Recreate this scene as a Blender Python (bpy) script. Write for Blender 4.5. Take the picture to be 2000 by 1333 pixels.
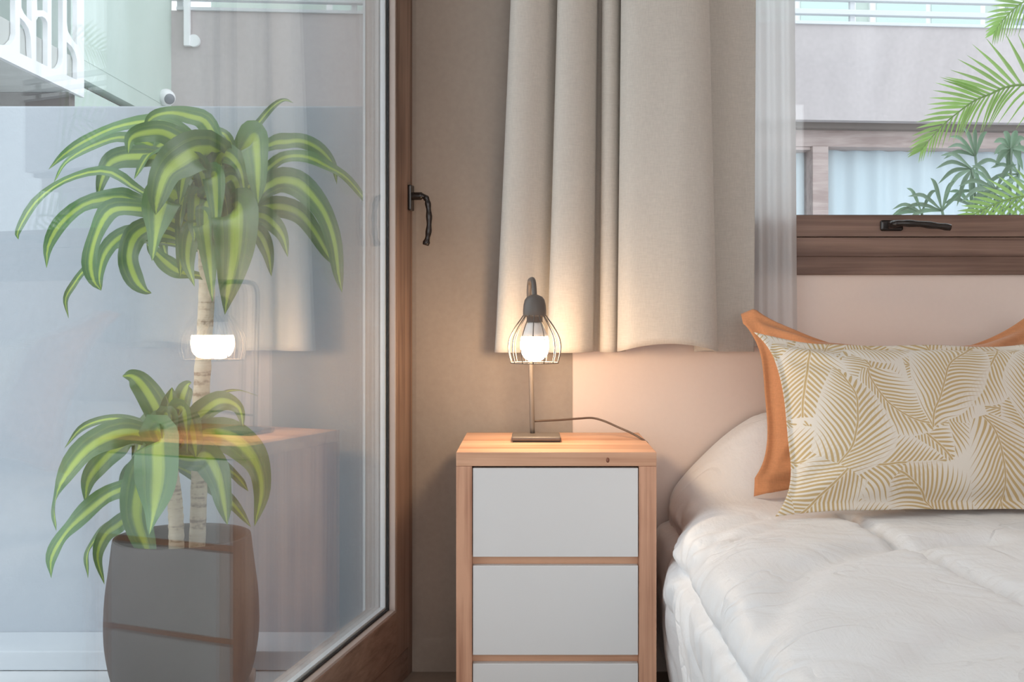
import bpy, bmesh, math, random
from mathutils import Vector, Matrix, noise

random.seed(7)
for o in list(bpy.data.objects):
    bpy.data.objects.remove(o, do_unlink=True)
scn = bpy.context.scene
COL = scn.collection
R = math.radians
V = Vector

# ------------------------------------------------------------------ camera
F, PX, PY, ZC = 2100.0, 1037.0, 613.0, 0.88
cam_d = bpy.data.cameras.new('camera')
cam_d.sensor_width = 36.0
cam_d.lens = F / 2000.0 * 36.0
cam_d.shift_x = (1000.0 - PX) / 2000.0
cam_d.shift_y = (PY - 666.5) / 2000.0
cam_d.clip_start = 0.02
cam = bpy.data.objects.new('camera', cam_d)
cam.location = (0, 0, ZC)
cam.rotation_euler = (R(90), 0, 0)
COL.objects.link(cam)
scn.camera = cam

# ------------------------------------------------------------------ sky, added fill light, exposure
world = bpy.data.worlds.new('overcast_sky')
scn.world = world
world.use_nodes = True
bgn = world.node_tree.nodes['Background']
bgn.inputs[0].default_value = (0.925, 0.95, 1.0, 1)
bgn.inputs[1].default_value = 1.8


def area_light(name, loc, rot, sx, sy, power, color):
    l = bpy.data.lights.new(name, 'AREA')
    l.shape = 'RECTANGLE'
    l.size, l.size_y, l.energy, l.color = sx, sy, power, color
    o = bpy.data.objects.new(name, l)
    o.location, o.rotation_euler = loc, rot
    COL.objects.link(o)
    return o


# soft frontal fill added behind the camera; the rear wall has no window
area_light('rear_fill_light', (0.55, -1.95, 1.35), (R(90), 0, R(0)), 2.6, 1.9, 31, (0.955, 0.975, 1.0))

scn.view_settings.view_transform = 'Standard'
scn.view_settings.look = 'None'
scn.view_settings.gamma = 1.0
scn.view_settings.use_curve_mapping = False
scn.view_settings.exposure = 0.25


# ------------------------------------------------------------------ helpers
def W(px, py, d):
    """a point of the place at distance d whose direction was measured in the photograph"""
    return V(((px - PX) / F * d, d, ZC - (py - PY) / F * d))


def link(o, parent=None):
    COL.objects.link(o)
    if parent is not None:
        o.parent = parent
        m = Matrix.Identity(4)
        p = parent
        while p is not None:
            m = Matrix.Translation(p.location) @ m if p.type == 'EMPTY' else m
            p = p.parent
        o.matrix_parent_inverse = m.inverted() if parent.type == 'EMPTY' else Matrix.Identity(4)
    return o


def tag(o, label, cat=None, group=None, kind=None):
    o['label'] = label
    if cat:
        o['category'] = cat
    if group:
        o['group'] = group
    if kind:
        o['kind'] = kind
    return o


def thing(name, label, cat, loc, group=None, kind=None):
    e = bpy.data.objects.new(name, None)
    e.location = loc
    e.empty_display_size = 0.05
    COL.objects.link(e)
    if kind:
        e['kind'] = kind
        e['label'] = label
    else:
        tag(e, label, cat, group)
    return e


def mesh(name, verts, faces, mat, parent=None, smooth=False, uvs=None):
    me = bpy.data.meshes.new(name)
    me.from_pydata([tuple(v) for v in verts], [], faces)
    me.validate()
    me.update()
    if uvs is not None:
        ul = me.uv_layers.new(name='UVMap')
        for lp in me.loops:
            ul.data[lp.index].uv = uvs[lp.vertex_index]
    if mat is not None:
        me.materials.append(mat)
    if smooth:
        me.polygons.foreach_set('use_smooth', [True] * len(me.polygons))
    return link(bpy.data.objects.new(name, me), parent)


def from_bm(name, bm, mat, parent=None, smooth=False):
    bmesh.ops.recalc_face_normals(bm, faces=bm.faces)
    me = bpy.data.meshes.new(name)
    bm.to_mesh(me)
    bm.free()
    me.materials.append(mat)
    if smooth:
        me.polygons.foreach_set('use_smooth', [True] * len(me.polygons))
    return link(bpy.data.objects.new(name, me), parent)


def hexa(bm, pts, bevel=0.0, seg=2):
    """a box from its eight corners (bottom four, top four)"""
    vs = [bm.verts.new(p) for p in pts]
    fs = [(0, 3, 2, 1), (4, 5, 6, 7), (0, 1, 5, 4), (1, 2, 6, 5), (2, 3, 7, 6), (3, 0, 4, 7)]
    es = set()
    for f in fs:
        fc = bm.faces.new([vs[i] for i in f])
        es.update(fc.edges)
    if bevel > 0:
        bmesh.ops.bevel(bm, geom=list(es), offset=bevel, segments=seg, affect='EDGES', profile=0.6)


def boxp(x0, x1, y0, y1, z0, z1):
    return [(x0, y0, z0), (x1, y0, z0), (x1, y1, z0), (x0, y1, z0), (x0, y0, z1), (x1, y0, z1), (x1, y1, z1), (x0, y1, z1)]


def box(name, x0, x1, y0, y1, z0, z1, mat, parent=None, bevel=0.0, seg=2):
    bm = bmesh.new()
    hexa(bm, boxp(x0, x1, y0, y1, z0, z1), bevel, seg)
    return from_bm(name, bm, mat, parent)


def boxes(name, lst, mat, parent=None, bevel=0.0):
    bm = bmesh.new()
    for b in lst:
        hexa(bm, boxp(*b), bevel)
    return from_bm(name, bm, mat, parent)


def spline(pts, n, closed=False):
    """Catmull-Rom through points of any dimension"""
    out = []
    P = [tuple(p) for p in pts]
    m = len(P)
    segs = m - 1
    for i in range(n + 1):
        t = i / n * segs
        k = min(int(t), segs - 1)
        u = t - k
        p1, p2 = P[k], P[k + 1]
        p0 = P[k - 1] if k > 0 else tuple(2 * a - b for a, b in zip(p1, p2))
        p3 = P[k + 2] if k + 2 < m else tuple(2 * b - a for a, b in zip(p1, p2))
        out.append(tuple(0.5 * (2 * b + (c - a) * u + (2 * a - 5 * b + 4 * c - d) * u * u + (3 * b - a - 3 * c + d) * u ** 3)
                         for a, b, c, d in zip(p0, p1, p2, p3)))
    return out


def tube_data(path, rad, seg=10, cap=True, base=0):
    path = [V(p) for p in path]
    n = len(path)
    rads = rad if isinstance(rad, (list, tuple)) else [rad] * n
    verts, faces = [], []
    t0 = (path[1] - path[0]).normalized()
    up = V((0, 0, 1)) if abs(t0.z) < 0.9 else V((1, 0, 0))
    nrm = t0.cross(up).normalized()
    for i, p in enumerate(path):
        t = (path[min(i + 1, n - 1)] - path[max(i - 1, 0)]).normalized()
        nrm = (nrm - t * nrm.dot(t)).normalized()
        b = t.cross(nrm)
        for j in range(seg):
            a = 2 * math.pi * j / seg
            verts.append(p + (nrm * math.cos(a) + b * math.sin(a)) * rads[i])
    for i in range(n - 1):
        for j in range(seg):
            a, b2 = i * seg + j, i * seg + (j + 1) % seg
            faces.append((base + a, base + b2, base + b2 + seg, base + a + seg))
    if cap:
        faces.append(tuple(base + j for j in reversed(range(seg))))
        faces.append(tuple(base + (n - 1) * seg + j for j in range(seg)))
    return verts, faces


def tube(name, path, rad, mat, parent=None, seg=10, smooth=True):
    v, f = tube_data(path, rad, seg)
    return mesh(name, v, f, mat, parent, smooth)


def lathe(name, prof, center, mat, parent=None, seg=40, smooth=True):
    """profile of (radius, z) turned round the vertical through center"""
    verts, faces = [], []
    n = len(prof)
    for r, z in prof:
        for j in range(seg):
            a = 2 * math.pi * j / seg
            verts.append((center[0] + r * math.cos(a), center[1] + r * math.sin(a), center[2] + z))
    for i in range(n - 1):
        for j in range(seg):
            a, b = i * seg + j, i * seg + (j + 1) % seg
            faces.append((a, b, b + seg, a + seg))
    faces.append(tuple(reversed(range(seg))))
    faces.append(tuple((n - 1) * seg + j for j in range(seg)))
    return mesh(name, verts, faces, mat, parent, smooth)


def smooth_step(a, b, x):
    t = max(0.0, min(1.0, (x - a) / (b - a)))
    return t * t * (3 - 2 * t)


# ------------------------------------------------------------------ materials
def srgb(r, g, b):
    f = lambda c: (c / 255 / 12.92) if c / 255 <= 0.04045 else ((c / 255 + 0.055) / 1.055) ** 2.4
    return (f(r), f(g), f(b), 1)


class NT:
    def __init__(s, name):
        s.m = bpy.data.materials.new(name)
        s.m.use_nodes = True
        s.t = s.m.node_tree
        s.t.nodes.clear()
        s.out = s.t.nodes.new('ShaderNodeOutputMaterial')

    def n(s, kind, ins=None, **props):
        nd = s.t.nodes.new('ShaderNode' + kind)
        for k, v in props.items():
            setattr(nd, k, v)
        for k, v in (ins or {}).items():
            sock = nd.inputs[k]
            if isinstance(v, bpy.types.NodeSocket):
                s.t.links.new(v, sock)
            else:
                sock.default_value = v
        return nd

    def math(s, op, a, b=0.0, c=0.0, clamp=False):
        return s.n('Math', {0: a, 1: b, 2: c}, operation=op, use_clamp=clamp).outputs[0]

    def mix(s, fac, a, b):
        nd = s.n('Mix', {}, data_type='RGBA')
        for sock, v in ((nd.inputs[0], fac), (nd.inputs[6], a), (nd.inputs[7], b)):
            if isinstance(v, bpy.types.NodeSocket):
                s.t.links.new(v, sock)
            else:
                sock.default_value = v
        return nd.outputs[2]

    def coords(s, kind='Object', scale=(1, 1, 1), rot=(0, 0, 0), loc=(0, 0, 0)):
        tc = s.n('TexCoord').outputs[kind]
        return s.n('Mapping', {'Vector': tc, 'Scale': scale, 'Rotation': rot, 'Location': loc}).outputs[0]

    def noise(s, vec, scale, detail=4, rough=0.55, dist=0.0):
        return s.n('TexNoise', {'Vector': vec, 'Scale': scale, 'Detail': detail, 'Roughness': rough, 'Distortion': dist}).outputs[0]

    def ramp(s, fac, stops):
        nd = s.n('ValToRGB', {'Fac': fac})
        cr = nd.color_ramp
        while len(cr.elements) < len(stops):
            cr.elements.new(0.5)
        for e, (p, c) in zip(cr.elements, stops):
            e.position, e.color = p, c
        return nd.outputs[0]

    def principled(s, color, rough=0.6, bump=None, strength=0.2, dist=0.002, **extra):
        ins = {'Base Color': color, 'Roughness': rough}
        ins.update(extra)
        if bump is not None:
            ins['Normal'] = s.n('Bump', {'Height': bump, 'Strength': strength, 'Distance': dist}).outputs[0]
        p = s.n('BsdfPrincipled', ins)
        s.t.links.new(p.outputs[0], s.out.inputs[0])
        return p

    def done(s, shader):
        s.t.links.new(shader, s.out.inputs[0])
        return s.m


def plain(name, col, rough=0.5, var=0.06, scale=12.0, bump=0.05, metallic=0.0, dist=0.001):
    t = NT(name)
    v = t.coords()
    nz = t.noise(v, scale, 5)
    c = t.mix(nz, tuple(x * (1 - var) for x in col[:3]) + (1,), tuple(min(1, x * (1 + var)) for x in col[:3]) + (1,))
    t.principled(c, rough, t.noise(v, scale * 12, 3), bump, dist, Metallic=metallic)
    return t.m


def plaster(name, c1, c2, rough=0.85, s1=2.2, s2=60, bump=0.25, streak=(1, 1, 1)):
    t = NT(name)
    v = t.coords(scale=streak)
    big = t.noise(v, s1, 6, 0.62, 0.4)
    fine = t.noise(t.coords(), s2, 4, 0.6)
    f = t.math('ADD', t.math('MULTIPLY', big, 0.75), t.math('MULTIPLY', fine, 0.25))
    c = t.ramp(f, [(0.3, c1), (0.7, c2)])
    t.principled(c, rough, fine, bump, 0.002)
    return t.m


def wood(name, dark, light, axis, rough=0.45, scale=1.0, knots=False):
    """grain runs along axis"""
    t = NT(name)
    st = [26 * scale] * 3
    st[axis] = 0.9 * scale
    v = t.coords(scale=tuple(st))
    g = t.noise(v, 1.0, 5, 0.6, 0.6)
    st2 = [150 * scale] * 3
    st2[axis] = 2.5 * scale
    fine = t.noise(t.coords(scale=tuple(st2)), 1.0, 3, 0.6)
    big = t.noise(t.coords(), 5.0, 2)
    f = t.math('ADD', t.math('MULTIPLY', g, 0.62), t.math('ADD', t.math('MULTIPLY', fine, 0.2), t.math('MULTIPLY', big, 0.18)))
    mid = tuple((a + b) / 2 for a, b in zip(dark, light))
    c = t.ramp(f, [(0.40, dark), (0.475, mid), (0.56, light)])
    t.principled(c, rough, fine, 0.12, 0.0006)
    return t.m


def fabric(name, col, rough=0.9, weave=900.0, var=0.10, bump=0.25, sheen=0.2, big=0.0, kind='Object'):
    t = NT(name)
    v1 = t.noise(t.coords(kind, scale=(weave, weave, weave * 0.12)), 1.0, 2)
    v2 = t.noise(t.coords(kind, scale=(weave * 0.12, weave * 0.12, weave)), 1.0, 2)
    f = t.math('MULTIPLY', t.math('ADD', v1, v2), 0.5)
    lo = tuple(x * (1 - var) for x in col[:3]) + (1,)
    hi = tuple(min(1, x * (1 + var)) for x in col[:3]) + (1,)
    c = t.ramp(f, [(0.35, lo), (0.65, hi)])
    t.principled(c, rough, f, bump, 0.0008, **{'Sheen Weight': sheen})
    return t.m


def glass(name, tint=(0.975, 0.99, 0.99, 1), f0=0.02, grime=0.0):
    """one face of a clear pane: mirrors by the angle of view, lets the rest through"""
    t = NT(name)
    g = t.n('NewGeometry')
    d = t.n('VectorMath', {0: g.outputs['Normal'], 1: g.outputs['Incoming']}, operation='DOT_PRODUCT').outputs['Value']
    c = t.math('ABSOLUTE', d)
    k = t.math('POWER', t.math('SUBTRACT', 1.0, c, clamp=True), 5.0)
    f = t.math('ADD', t.math('MULTIPLY', k, 1.95), f0, clamp=True)
    tr = t.n('BsdfTransparent', {'Color': tint}).outputs[0]
    gl = t.n('BsdfGlossy', {'Color': (1, 1, 1, 1), 'Roughness': 0.0}).outputs[0]
    mx = t.n('MixShader', {0: f, 1: tr, 2: gl}).outputs[0]
    return t.done(mx)


M = {}
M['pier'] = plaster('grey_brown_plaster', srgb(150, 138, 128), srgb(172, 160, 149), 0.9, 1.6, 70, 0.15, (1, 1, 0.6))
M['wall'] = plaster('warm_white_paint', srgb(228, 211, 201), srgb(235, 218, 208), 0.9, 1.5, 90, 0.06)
M['ceiling'] = plaster('white_ceiling_paint', srgb(236, 233, 228), srgb(241, 238, 233), 0.9, 1.5, 90, 0.06)
M['floor'] = plaster('grey_cement_floor', srgb(136, 124, 114), srgb(160, 148, 137), 0.6, 2.5, 50, 0.1)
M['frame_z'] = wood('brown_laminate_upright', srgb(104, 80, 68), srgb(146, 120, 104), 2, 0.5)
M['frame_x'] = wood('brown_laminate_level', srgb(104, 78, 66), srgb(142, 114, 100), 0, 0.5)
M['frame_s'] = wood('brown_laminate_rail', srgb(104, 80, 68), srgb(146, 120, 104), 1, 0.5)
M['reveal'] = wood('weathered_laminate', srgb(150, 138, 132), srgb(182, 170, 164), 2, 0.6)
M['bead'] = plain('pale_bead', srgb(178, 165, 158), 0.45)
M['spacer'] = plain('spacer_aluminium', srgb(222, 228, 232), 0.4, metallic=0.0)
M['gasket'] = plain('black_rubber_gasket', srgb(36, 38, 40), 0.6)
M['glass'] = glass('clear_pane')
M['doorglass'] = glass('door_pane', (0.975, 0.99, 0.99, 1), 0.012)
M['black'] = plain('black_handle', srgb(38, 32, 30), 0.22, 0.1, 30, 0.02)
M['ns_z'] = wood('cedar_upright', srgb(160, 108, 82), srgb(216, 166, 136), 2, 0.5, 0.8)
M['ns_x'] = wood('cedar_level', srgb(180, 128, 98), srgb(222, 174, 142), 0, 0.5, 0.8)
M['drawer'] = plain('pale_grey_drawer', srgb(226, 226, 226), 0.5, 0.01, 4, 0.02)
M['lamp'] = plain('charcoal_lamp_metal', srgb(100, 92, 86), 0.45, 0.06, 40, 0.03)
M['cord'] = plain('brown_cord', srgb(84, 68, 58), 0.5)
M['curtain'] = fabric('linen_curtain', srgb(199, 192, 183), 0.9, 520, 0.07, 0.3, 0.15)
M['sheet'] = fabric('white_bed_sheet', srgb(232, 233, 238), 0.85, 700, 0.02, 0.08, 0.1)
M['rust'] = fabric('rust_orange_linen', srgb(204, 140, 96), 0.9, 420, 0.08, 0.35, 0.2)
M['pot'] = plain('dark_pot', srgb(58, 50, 48), 0.6, 0.08, 20, 0.06)
M['soil'] = plain('potting_soil', srgb(72, 56, 46), 0.95, 0.3, 60, 0.8, dist=0.01)
M['garden'] = plaster('blue_grey_render', srgb(172, 180, 189), srgb(186, 193, 201), 0.92, 1.2, 45, 0.7)
M['plinth'] = plaster('pale_plinth', srgb(196, 203, 210), srgb(208, 214, 220), 0.85, 2, 40, 0.2)
M['paving'] = plaster('pale_paving', srgb(200, 204, 207), srgb(216, 219, 222), 0.8, 3, 40, 0.2)
M['concrete'] = plaster('grey_lilac_concrete', srgb(170, 163, 164), srgb(200, 193, 194), 0.92, 1.1, 30, 0.25, (1, 1, 0.25))
M['green'] = plaster('pale_green_paint', srgb(188, 204, 196), srgb(200, 214, 207), 0.8, 0.8, 30, 0.08)
M['soffit'] = plaster('board_marked_soffit', srgb(172, 174, 170), srgb(196, 197, 193), 0.9, 3, 30, 0.2, (0.2, 3, 1))
M['white'] = plain('white_painted_metal', srgb(238, 239, 241), 0.4, 0.01, 6, 0.02)
M['rail'] = plain('grey_white_railing', srgb(206, 209, 213), 0.5, 0.01, 6, 0.02)
M['lilacwood'] = wood('mauve_window_frame', srgb(160, 142, 138), srgb(186, 170, 166), 0, 0.6, 0.5)
M['shade'] = plain('dark_shadow_gap', srgb(120, 112, 108), 0.9)
M['greenglass'] = plain('green_tinted_glazing', srgb(196, 218, 212), 0.15, 0.03, 2, 0.0)
M['greyglass'] = plain('grey_tinted_glazing', srgb(156, 170, 176), 0.15, 0.03, 2, 0.0)
M['lens'] = plain('grey_camera_lens', srgb(112, 120, 130), 0.2)
M['drape'] = fabric('pale_blue_drapes', srgb(208, 218, 226), 0.9, 200, 0.03, 0.1, 0.0)
M['cane'] = None


def cane_mat():
    t = NT('beige_cane_bark')
    v = t.coords(scale=(6, 6, 60))
    rings = t.noise(v, 1.0, 3, 0.6)
    fine = t.noise(t.coords(), 90, 4)
    c = t.ramp(t.math('ADD', t.math('MULTIPLY', rings, 0.7), t.math('MULTIPLY', fine, 0.3)),
               [(0.36, srgb(150, 126, 104)), (0.46, srgb(212, 194, 168)), (0.7, srgb(228, 214, 192))])
    t.principled(c, 0.85, rings, 0.5, 0.003)
    return t.m


M['cane'] = cane_mat()


def leaf_mat(name, edge1, edge2, mid, stripe=0.17, rough=0.32):
    t = NT(name)
    uv = t.n('TexCoord').outputs['UV']
    sx = t.n('SeparateXYZ', {0: uv})
    dist = t.math('ABSOLUTE', t.math('SUBTRACT', sx.outputs[0], 0.5))
    streak = t.noise(t.n('Mapping', {'Vector': uv, 'Scale': (26, 0.7, 1)}).outputs[0], 1.0, 3, 0.6)
    rnd = t.n('ObjectInfo').outputs['Random']
    base = t.mix(streak, edge1, edge2)
    hsv = t.n('HueSaturation', {'Color': base, 'Value': t.math('ADD', 0.8, t.math('MULTIPLY', rnd, 0.4))}).outputs[0]
    if mid is not None:
        k = t.math('ADD', dist, t.math('MULTIPLY', t.math('SUBTRACT', streak, 0.5), 0.30))
        m = t.n('MapRange', {'Value': k, 'From Min': stripe - 0.06, 'From Max': stripe + 0.05, 'To Min': 1.0, 'To Max': 0.0}).outputs[0]
        side = t.n('MapRange', {'Value': t.math('ABSOLUTE', t.math('SUBTRACT', k, 0.29)), 'From Min': 0.0, 'From Max': 0.03, 'To Min': 0.22, 'To Max': 0.0}).outputs[0]
        hsv = t.mix(t.math('MAXIMUM', m, side), hsv, mid)
    p = t.n('BsdfPrincipled', {'Base Color': hsv, 'Roughness': rough, 'Specular IOR Level': 0.75, 'Coat Weight': 0.35, 'Coat Roughness': 0.28,
                               'Normal': t.n('Bump', {'Height': streak, 'Strength': 0.15, 'Distance': 0.001}).outputs[0]})
    tl = t.n('BsdfTranslucent', {'Color': hsv}).outputs[0]
    return t.done(t.n('MixShader', {0: 0.28, 1: p.outputs[0], 2: tl}).outputs[0])


M['leaf'] = leaf_mat('variegated_leaf', srgb(54, 102, 52), srgb(88, 138, 74), srgb(172, 198, 74), 0.125, 0.3)
M['palm'] = leaf_mat('bright_palm_leaflet', srgb(134, 182, 88), srgb(172, 212, 118), None, rough=0.4)
M['fan'] = leaf_mat('dark_fan_leaf', srgb(96, 130, 104), srgb(132, 164, 138), None, rough=0.4)


def sheer_mat():
    t = NT('white_sheer_voile')
    f = t.noise(t.coords(scale=(700, 700, 700)), 1.0, 2)
    col = t.mix(f, (0.86, 0.85, 0.85, 1), (0.95, 0.94, 0.94, 1))
    d = t.n('BsdfDiffuse', {'Color': col}).outputs[0]
    tl = t.n('BsdfTranslucent', {'Color': col}).outputs[0]
    tp = t.n('BsdfTransparent', {'Color': (1, 1, 1, 1)}).outputs[0]
    a = t.n('MixShader', {0: 0.6, 1: d, 2: tl}).outputs[0]
    return t.done(t.n('MixShader', {0: 0.30, 1: a, 2: tp}).outputs[0])


M['sheer'] = sheer_mat()


def comforter_mat():
    t = NT('white_satin_comforter')
    v = t.coords(scale=(1, 1, 1))
    a = t.noise(v, 14, 5, 0.6, 0.8)
    b = t.noise(t.coords(scale=(90, 14, 40)), 1.0, 3, 0.5, 0.3)
    h = t.math('ADD', t.math('MULTIPLY', a, 0.8), t.math('MULTIPLY', b, 0.2))
    cn = t.noise(t.coords(scale=(1.0, 1.3, 1.0), rot=(0, 0, 0.6)), 4.5, 2, 0.5, 1.2)
    crease = t.math('SUBTRACT', 1.0, t.math('MULTIPLY', t.math('ABSOLUTE', t.math('SUBTRACT', cn, 0.5)), 26.0), clamp=True)
    patch = t.n('MapRange', {'Value': t.noise(t.coords(), 5.5, 2), 'From Min': 0.45, 'From Max': 0.6}).outputs[0]
    h = t.math('SUBTRACT', h, t.math('MULTIPLY', t.math('MULTIPLY', crease, patch), 0.35))
    t.principled((0.84, 0.84, 0.845, 1), 0.5, h, 0.6, 0.008, **{'Sheen Weight': 0.3})
    return t.m


M['comforter'] = comforter_mat()


def palm_print_mat():
    """tan palm fronds printed on natural linen, drawn in the cloth's own UV space (metres)"""
    t = NT('palm_frond_print')
    uv = t.n('TexCoord').outputs['UV']
    warp = t.n('TexNoise', {'Vector': uv, 'Scale': 9.0, 'Detail': 1.0}).outputs['Color']
    wv = t.n('VectorMath', {0: warp, 1: (0.5, 0.5, 0.5)}, operation='SUBTRACT').outputs[0]
    wv = t.n('VectorMath', {0: wv, 'Scale': 0.03}, operation='SCALE').outputs[0]
    p0 = t.n('VectorMath', {0: uv, 1: wv}, operation='ADD').outputs[0]

    def layer(scale, off, freq):
        p = t.n('VectorMath', {0: p0, 1: off}, operation='ADD').outputs[0]
        vo = t.n('TexVoronoi', {'Vector': p, 'Scale': scale, 'Randomness': 0.9}, voronoi_dimensions='2D', feature='F1')
        c = t.n('SeparateColor', {0: vo.outputs['Color']})
        loc = t.n('VectorMath', {0: p, 1: vo.outputs['Position']}, operation='SUBTRACT').outputs[0]
        ang = t.math('MULTIPLY', c.outputs[0], 6.2832)
        q = t.n('VectorRotate', {'Vector': loc, 'Angle': ang}, rotation_type='Z_AXIS').outputs[0]
        s = t.n('SeparateXYZ', {0: q})
        bend = t.math('MULTIPLY', t.math('SUBTRACT', c.outputs[1], 0.5), 9.0)
        y = t.math('ADD', s.outputs[1], t.math('MULTIPLY', bend, t.math('POWER', t.math('ABSOLUTE', s.outputs[0]), 2.0)))
        ay = t.math('ABSOLUTE', y)
        # leaflets sweep forward from the midrib
        ph = t.math('MULTIPLY', t.math('SUBTRACT', s.outputs[0], t.math('MULTIPLY', t.math('POWER', ay, 0.9), 0.78)), freq)
        tri = t.math('ABSOLUTE', t.math('SUBTRACT', t.math('FRACT', ph), 0.5))
        half = 0.66 / scale
        env = t.math('SUBTRACT', 1.0, t.math('POWER', t.math('ABSOLUTE', t.math('DIVIDE', s.outputs[0], half)), 2.0))
        lim = t.math('MULTIPLY', env, 0.40 / scale)
        rel = t.math('DIVIDE', ay, t.math('MAXIMUM', lim, 0.001))
        wid = t.math('SUBTRACT', 0.27, t.math('MULTIPLY', t.math('POWER', rel, 2.5), 0.30))
        leafm = t.n('MapRange', {'Value': t.math('SUBTRACT', tri, wid), 'From Min': -0.04, 'From Max': 0.04, 'To Min': 1.0, 'To Max': 0.0}).outputs[0]
        rib = t.n('MapRange', {'Value': ay, 'From Min': 0.0014, 'From Max': 0.0022, 'To Min': 1.0, 'To Max': 0.0}).outputs[0]
        gap = t.n('MapRange', {'Value': ay, 'From Min': 0.0022, 'From Max': 0.003, 'To Min': 0.0, 'To Max': 1.0}).outputs[0]
        lf = t.math('MULTIPLY', leafm, gap)
        ins = t.n('MapRange', {'Value': t.math('SUBTRACT', lim, ay), 'From Min': 0.0, 'From Max': 0.0015, 'To Min': 0.0, 'To Max': 1.0}).outputs[0]
        return t.math('MULTIPLY', t.math('MAXIMUM', lf, rib), ins), ins

    a, ia = layer(5.2, (0.0, 0.0, 0), 84.0)
    b, ib = layer(6.0, (3.37, 1.71, 0), 90.0)
    c, ic = layer(7.0, (7.13, 5.2, 0), 96.0)
    under = t.math('MAXIMUM', t.math('MULTIPLY', b, t.math('SUBTRACT', 1.0, t.math('MULTIPLY', ia, 0.85))), a)
    ink = t.math('MAXIMUM', under, t.math('MULTIPLY', c, t.math('SUBTRACT', 1.0, t.math('MAXIMUM', ia, ib))))
    d, idd = layer(8.0, (11.7, 2.9, 0), 100.0)
    ink = t.math('MAXIMUM', ink, t.math('MULTIPLY', d, t.math('SUBTRACT', 1.0, t.math('MAXIMUM', ic, t.math('MAXIMUM', ia, ib)))))
    weave = t.noise(t.n('Mapping', {'Vector': uv, 'Scale': (900, 900, 1)}).outputs[0], 1.0, 2)
    cloth = t.mix(weave, srgb(220, 211, 198), srgb(234, 226, 214))
    tan = t.mix(weave, srgb(188, 160, 112), srgb(204, 178, 130))
    t.principled(t.mix(ink, cloth, tan), 0.9, weave, 0.2, 0.0008, **{'Sheen Weight': 0.1})
    return t.m


M['print'] = palm_print_mat()


def bulb_mat():
    t = NT('lit_bulb_globe')
    e = t.n('Emission', {'Color': (1.0, 0.70, 0.43, 1), 'Strength': 95.0}).outputs[0]
    return t.done(e)


M['bulb'] = bulb_mat()

# ------------------------------------------------------------------ room shell
YB, YW = 2.64, 2.642                 # face of the plaster pier, face of the window wall
CX, CY = -0.2816, 2.64               # corner between pier and door wall
UX, UY = 0.1974, 0.9803              # direction of the door wall towards the corner
NX, NY = UY, -UX                     # its normal, into the room


def D(s, t, z):
    """door wall: s metres from the corner towards the viewer, t metres outwards"""
    return V((CX - UX * s - NX * t, CY - UY * s - NY * t, z))


def dbox(s0, s1, t0, t1, z0, z1):
    return [D(s0, t1, z0), D(s0, t0, z0), D(s1, t0, z0), D(s1, t1, z0),
            D(s0, t1, z1), D(s0, t0, z1), D(s1, t0, z1), D(s1, t1, z1)]


def dob(name, lst, mat, parent, bevel=0.0):
    bm = bmesh.new()
    for a in lst:
        hexa(bm, dbox(*a), bevel)
    return from_bm(name, bm, mat, parent)


def struct(o, label):
    o['kind'] = 'structure'
    o['label'] = label
    return o


ZT = 2.6
SL = 4.85                             # length of the door wall
XR = 2.35                             # right wall
sA, sB = D(0, 0.08, 0), D(SL, 0.08, 0)
# floor: a slab under the whole room
bm = bmesh.new()
hexa(bm, [D(SL, 0.08, -0.15), (XR + 0.1, sB.y, -0.15), (XR + 0.1, 2.84, -0.15), D(-0.2, 0.08, -0.15),
          D(SL, 0.08, 0.0), (XR + 0.1, sB.y, 0.0), (XR + 0.1, 2.84, 0.0), D(-0.2, 0.08, 0.0)])
struct(from_bm('floor', bm, M['floor']), 'grey cement floor of the bedroom')
bm = bmesh.new()
hexa(bm, [D(SL, 0.08, ZT), (XR + 0.1, sB.y, ZT), (XR + 0.1, 2.84, ZT), D(-0.2, 0.08, ZT),
          D(SL, 0.08, ZT + 0.15), (XR + 0.1, sB.y, ZT + 0.15), (XR + 0.1, 2.84, ZT + 0.15), D(-0.2, 0.08, ZT + 0.15)])
struct(from_bm('ceiling', bm, M['ceiling']), 'white ceiling of the bedroom')

XP = 0.1018
bm = bmesh.new()
hexa(bm, [(CX, YB, 0), (XP, YB, 0), (XP, 2.84, 0), D(-0.2, 0, 0),
          (CX, YB, ZT), (XP, YB, ZT), (XP, 2.84, ZT), D(-0.2, 0, ZT)])
hexa(bm, dbox(-0.2, 0.0, 0.0, 0.08, 0, ZT))
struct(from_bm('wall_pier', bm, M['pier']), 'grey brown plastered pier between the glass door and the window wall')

WX0, WX1, WZ0, WZ1 = 0.22, 1.80, 0.975, 2.30
wb = boxes('wall_back', [(XP, WX0, YW, 2.84, 0, ZT), (WX1, XR + 0.1, YW, 2.84, 0, ZT),
                         (WX0, WX1, YW, 2.84, 0, WZ0), (WX0, WX1, YW, 2.84, WZ1, ZT)], M['wall'])
struct(wb, 'warm white wall below and around the window')
struct(box('wall_right', XR, XR + 0.1, sB.y, YW, 0, ZT, M['wall']), 'warm white side wall of the bedroom')
struct(box('wall_rear', sB.x, XR + 0.1, sB.y - 0.1, sB.y, 0, ZT, M['wall']), 'warm white rear wall of the bedroom')
DW = 1.72                             # width of one door leaf with its frame
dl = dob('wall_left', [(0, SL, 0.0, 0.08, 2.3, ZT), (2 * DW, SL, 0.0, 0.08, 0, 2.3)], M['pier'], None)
struct(dl, 'plastered wall above and beside the glass doors')


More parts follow.
